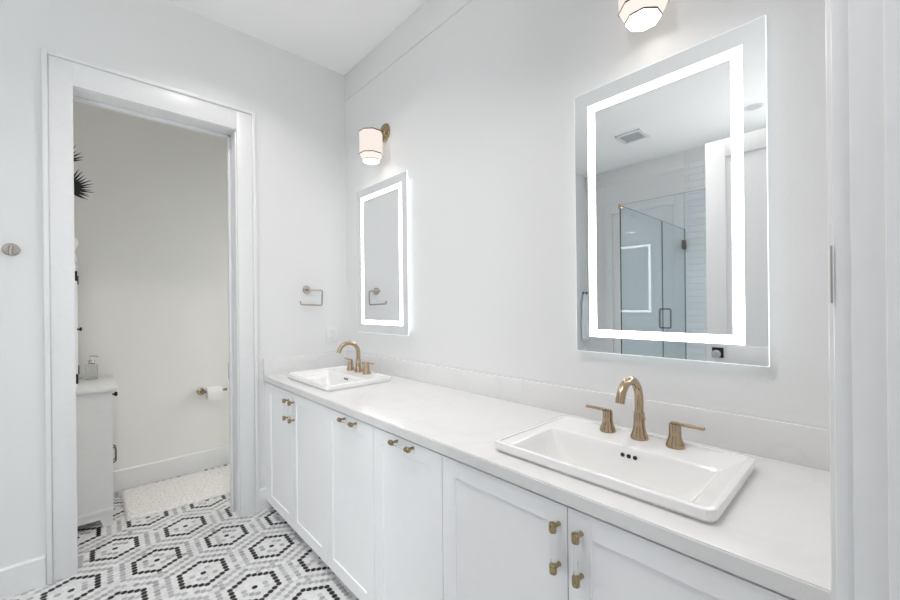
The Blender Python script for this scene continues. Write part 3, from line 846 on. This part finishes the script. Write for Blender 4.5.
# vase on the hutch
bm = B(); lathe(bm, [(0.030, 0.0), (0.036, 0.003), (0.044, 0.022), (0.040, 0.050), (0.030, 0.070), (0.040, 0.092), (0.052, 0.125), (0.046, 0.155), (0.026, 0.172), (0.020, 0.178), (0.016, 0.178), (0.020, 0.150), (0.004, 0.012)], n=32)
VX, VY, VZ = -1.583, 0.70, HZ1
o = obj('vase', bm, 'ceramic', None, (VX, VY, VZ + 0.0005)); tag(o, 'curvy white ceramic vase on top of the hutch behind the door casing', 'vase')
def frond(label, base, top, n, spread, ln, face):
    t = thing('palm_frond', label, 'dried palm', base, group='black palm fronds in the white vase')
    b0 = Vector((0, 0, 0)); tp = Vector(top) - Vector(base)
    bm = B(); tube(bm, [b0, tp * 0.5 + Vector((0.004, 0, 0)), tp], [0.003, 0.0026, 0.0022], 8)
    obj('stem', bm, 'frond', t)
    bm = B(); ax = tp.normalized(); side = Vector(face).cross(ax).normalized(); nrm = side.cross(ax).normalized()
    for k in range(n):
        a = -spread + 2 * spread * k / (n - 1)
        L = ln * (0.72 + 0.28 * math.cos(a * 0.8)) * (0.9 + 0.2 * ((k * 37) % 10) / 10)
        d = (ax * math.cos(a) + side * math.sin(a)).normalized(); s = d.cross(nrm)
        lift = nrm * (0.012 * (1 if k % 2 else -1))
        p0 = tp; p1 = tp + d * L * 0.55 + lift * 0.4; p2 = tp + d * L + lift
        wv = 0.0062
        loft(bm, [[p0 + s * 0.002, p0 + nrm * 0.0012, p0 - s * 0.002, p0 - nrm * 0.0012],
                  [p1 + s * wv, p1 + nrm * 0.0025, p1 - s * wv, p1 - nrm * 0.0012],
                  [p2 + s * 0.0006, p2 + nrm * 0.0006, p2 - s * 0.0006, p2 - nrm * 0.0006]])
    obj('leaf_fan', bm, 'frond', t, smooth=False)
frond('black fan shaped palm frond spreading past the door casing', (VX, VY, VZ + 0.02), (-1.588, VY - 0.01, 2.120), 31, 2.1, 0.160, (0.25, -1, 0.1))
frond('smaller black palm frond tip standing higher behind the fan', (VX - 0.004, VY + 0.006, VZ + 0.02), (-1.607, VY + 0.03, 2.30), 15, 1.2, 0.14, (0.3, -1, 0))
# soap dispenser
t = thing('soap_dispenser', 'clear glass soap pump bottle on the low storage cabinet', 'soap dispenser', (-1.474, 0.90, 0.8665))
bm = B(); lathe(bm, [(0.030, 0), (0.033, 0.003), (0.033, 0.090), (0.030, 0.100), (0.018, 0.108), (0.016, 0.116)], n=28)
obj('bottle', bm, 'bottle', t)
bm = B(); lathe(bm, [(0.018, 0.114), (0.018, 0.130), (0.008, 0.134), (0.005, 0.136), (0.005, 0.156), (0.010, 0.158), (0.010, 0.166)], n=20)
tube(bm, [(0, 0, 0.162), (0.028, -0.02, 0.160), (0.034, -0.024, 0.155)], 0.004, 10)
obj('pump', bm, 'steel', t)

# ------------------------------------------------------------------ shower enclosure (seen in the large mirror)
GX, GY, GZ = -2.045, -1.262, 2.225
t = thing('shower_enclosure', 'frameless glass shower enclosure reflected in the large mirror', 'shower', (GX, GY, 0.012))
def pane(name, x0, x1, y0, y1, z0, z1, parent):
    bm = B(); box(bm, x0, x1, y0, y1, z0, z1)
    thin = 'x' if (x1 - x0) < (y1 - y0) else 'y'
    for f in bm.faces:
        big = abs(f.normal.x) > 0.9 if thin == 'x' else abs(f.normal.y) > 0.9
        f.material_index = 0 if big else 1
    return obj(name, bm, ['glass', 'glassedge'], parent, smooth=False)
L0 = (GX, GY, 0.012)
pane('front_panel', -0.005, 0.005, (YN + 0.016) - GY, 0.0, 0.001, GZ - 0.012, t)
pane('side_panel', -1.005, -0.008, -0.005, 0.005, 0.001, GZ - 0.012, t)
dr = pane('shower_door', (XL + 0.014) - GX, -1.010, -0.005, 0.005, 0.008, GZ - 0.012, t)
bm = B(); box(bm, -0.045, 0.011, -0.011, 0.009, GZ - 0.040, GZ - 0.006, 0.002); obj('clamp', bm, 'bronze', t)
for z in (0.24, GZ - 0.20):
    bm = B(); box(bm, (XL + 0.0135) - GX, (XL + 0.085) - GX, -0.016, 0.016, z - 0.052, z + 0.052, 0.003)
    obj('hinge', bm, 'bandmetal', dr)
bm = B()
for s in (-1, 1):
    tube(bm, fillet([(-1.075, s * 0.004, 1.085 - 0.012), (-1.075, s * 0.055, 1.085 - 0.012), (-1.075, s * 0.055, 1.288 - 0.012), (-1.075, s * 0.004, 1.288 - 0.012)], 0.016, 5), 0.009, 12)
obj('handle', bm, 'pewter', dr)

# ------------------------------------------------------------------ ceiling fittings
t = thing('ceiling_vent', 'square white exhaust vent on the ceiling seen in the large mirror', 'vent', (-2.89, -1.03, CEIL))
bm = B()
for a in (((-0.135, 0.135), (-0.135, -0.10)), ((-0.135, 0.135), (0.10, 0.135)), ((-0.135, -0.10), (-0.10, 0.10)), ((0.10, 0.135), (-0.10, 0.10))):
    box(bm, a[0][0], a[0][1], a[1][0], a[1][1], -0.018, -0.0005, 0.002)
obj('frame', bm, 'plastic', t)
bm = B(); box(bm, -0.10, 0.10, -0.10, 0.10, -0.008, -0.001)
for k in range(13):
    y = -0.092 + k * 0.0153
    box(bm, -0.10, 0.10, y, y + 0.005, -0.014, -0.008)
obj('grille', bm, 'grille', t, smooth=False)

def downlight(label, x, y, power):
    t = thing('downlight', label, 'ceiling light', (x, y, CEIL), group='recessed ceiling lights')
    bm = B()
    loft(bm, [ring((0, 0, -0.0005), (0, 0, 1), 0.075, 32), ring((0, 0, -0.005), (0, 0, 1), 0.072, 32), ring((0, 0, -0.004), (0, 0, 1), 0.058, 32), ring((0, 0, -0.001), (0, 0, 1), 0.056, 32)], False, False)
    obj('trim_ring', bm, 'plastic', t)
    bm = B(); lathe(bm, [(0.057, -0.0025), (0.057, -0.0008)], n=32)
    obj('lens', bm, 'downlight' if power else 'offlens', t)
    if not power: return
    l = bpy.data.lights.new('downlight_lamp', 'AREA'); l.shape = 'DISK'; l.size = 0.12; l.energy = power; l.color = DOWN_COL; l.spread = math.radians(125)
    o = bpy.data.objects.new('downlight_lamp', l); COL.objects.link(o); o.parent = t; o.location = (0, 0, -0.008)
downlight('unlit recessed ceiling light over the shower seen at the right of the large mirror', -3.10, -2.04, 0)
downlight('lit recessed ceiling light over the aisle beside the vanity near the toilet room doorway', -0.90, -0.72, DOWN_POWER * 0.65)
downlight('added lit ceiling light, out of view over the aisle beside the vanity near the entry doorway', -1.05, -2.35, DOWN_POWER * 0.5)  # unseen lamp added to brighten the vanity wall by the entry
downlight('added lit ceiling light, hidden from view at the entry end of the shower', -2.85, -2.50, DOWN_POWER * 1.3)  # hidden lamp added to brighten the shower tile and left side
downlight('added lit ceiling light, out of view over the middle of the aisle', -1.50, -1.70, DOWN_POWER * 1.0)  # unseen lamp added to lift the floor and cabinet fronts
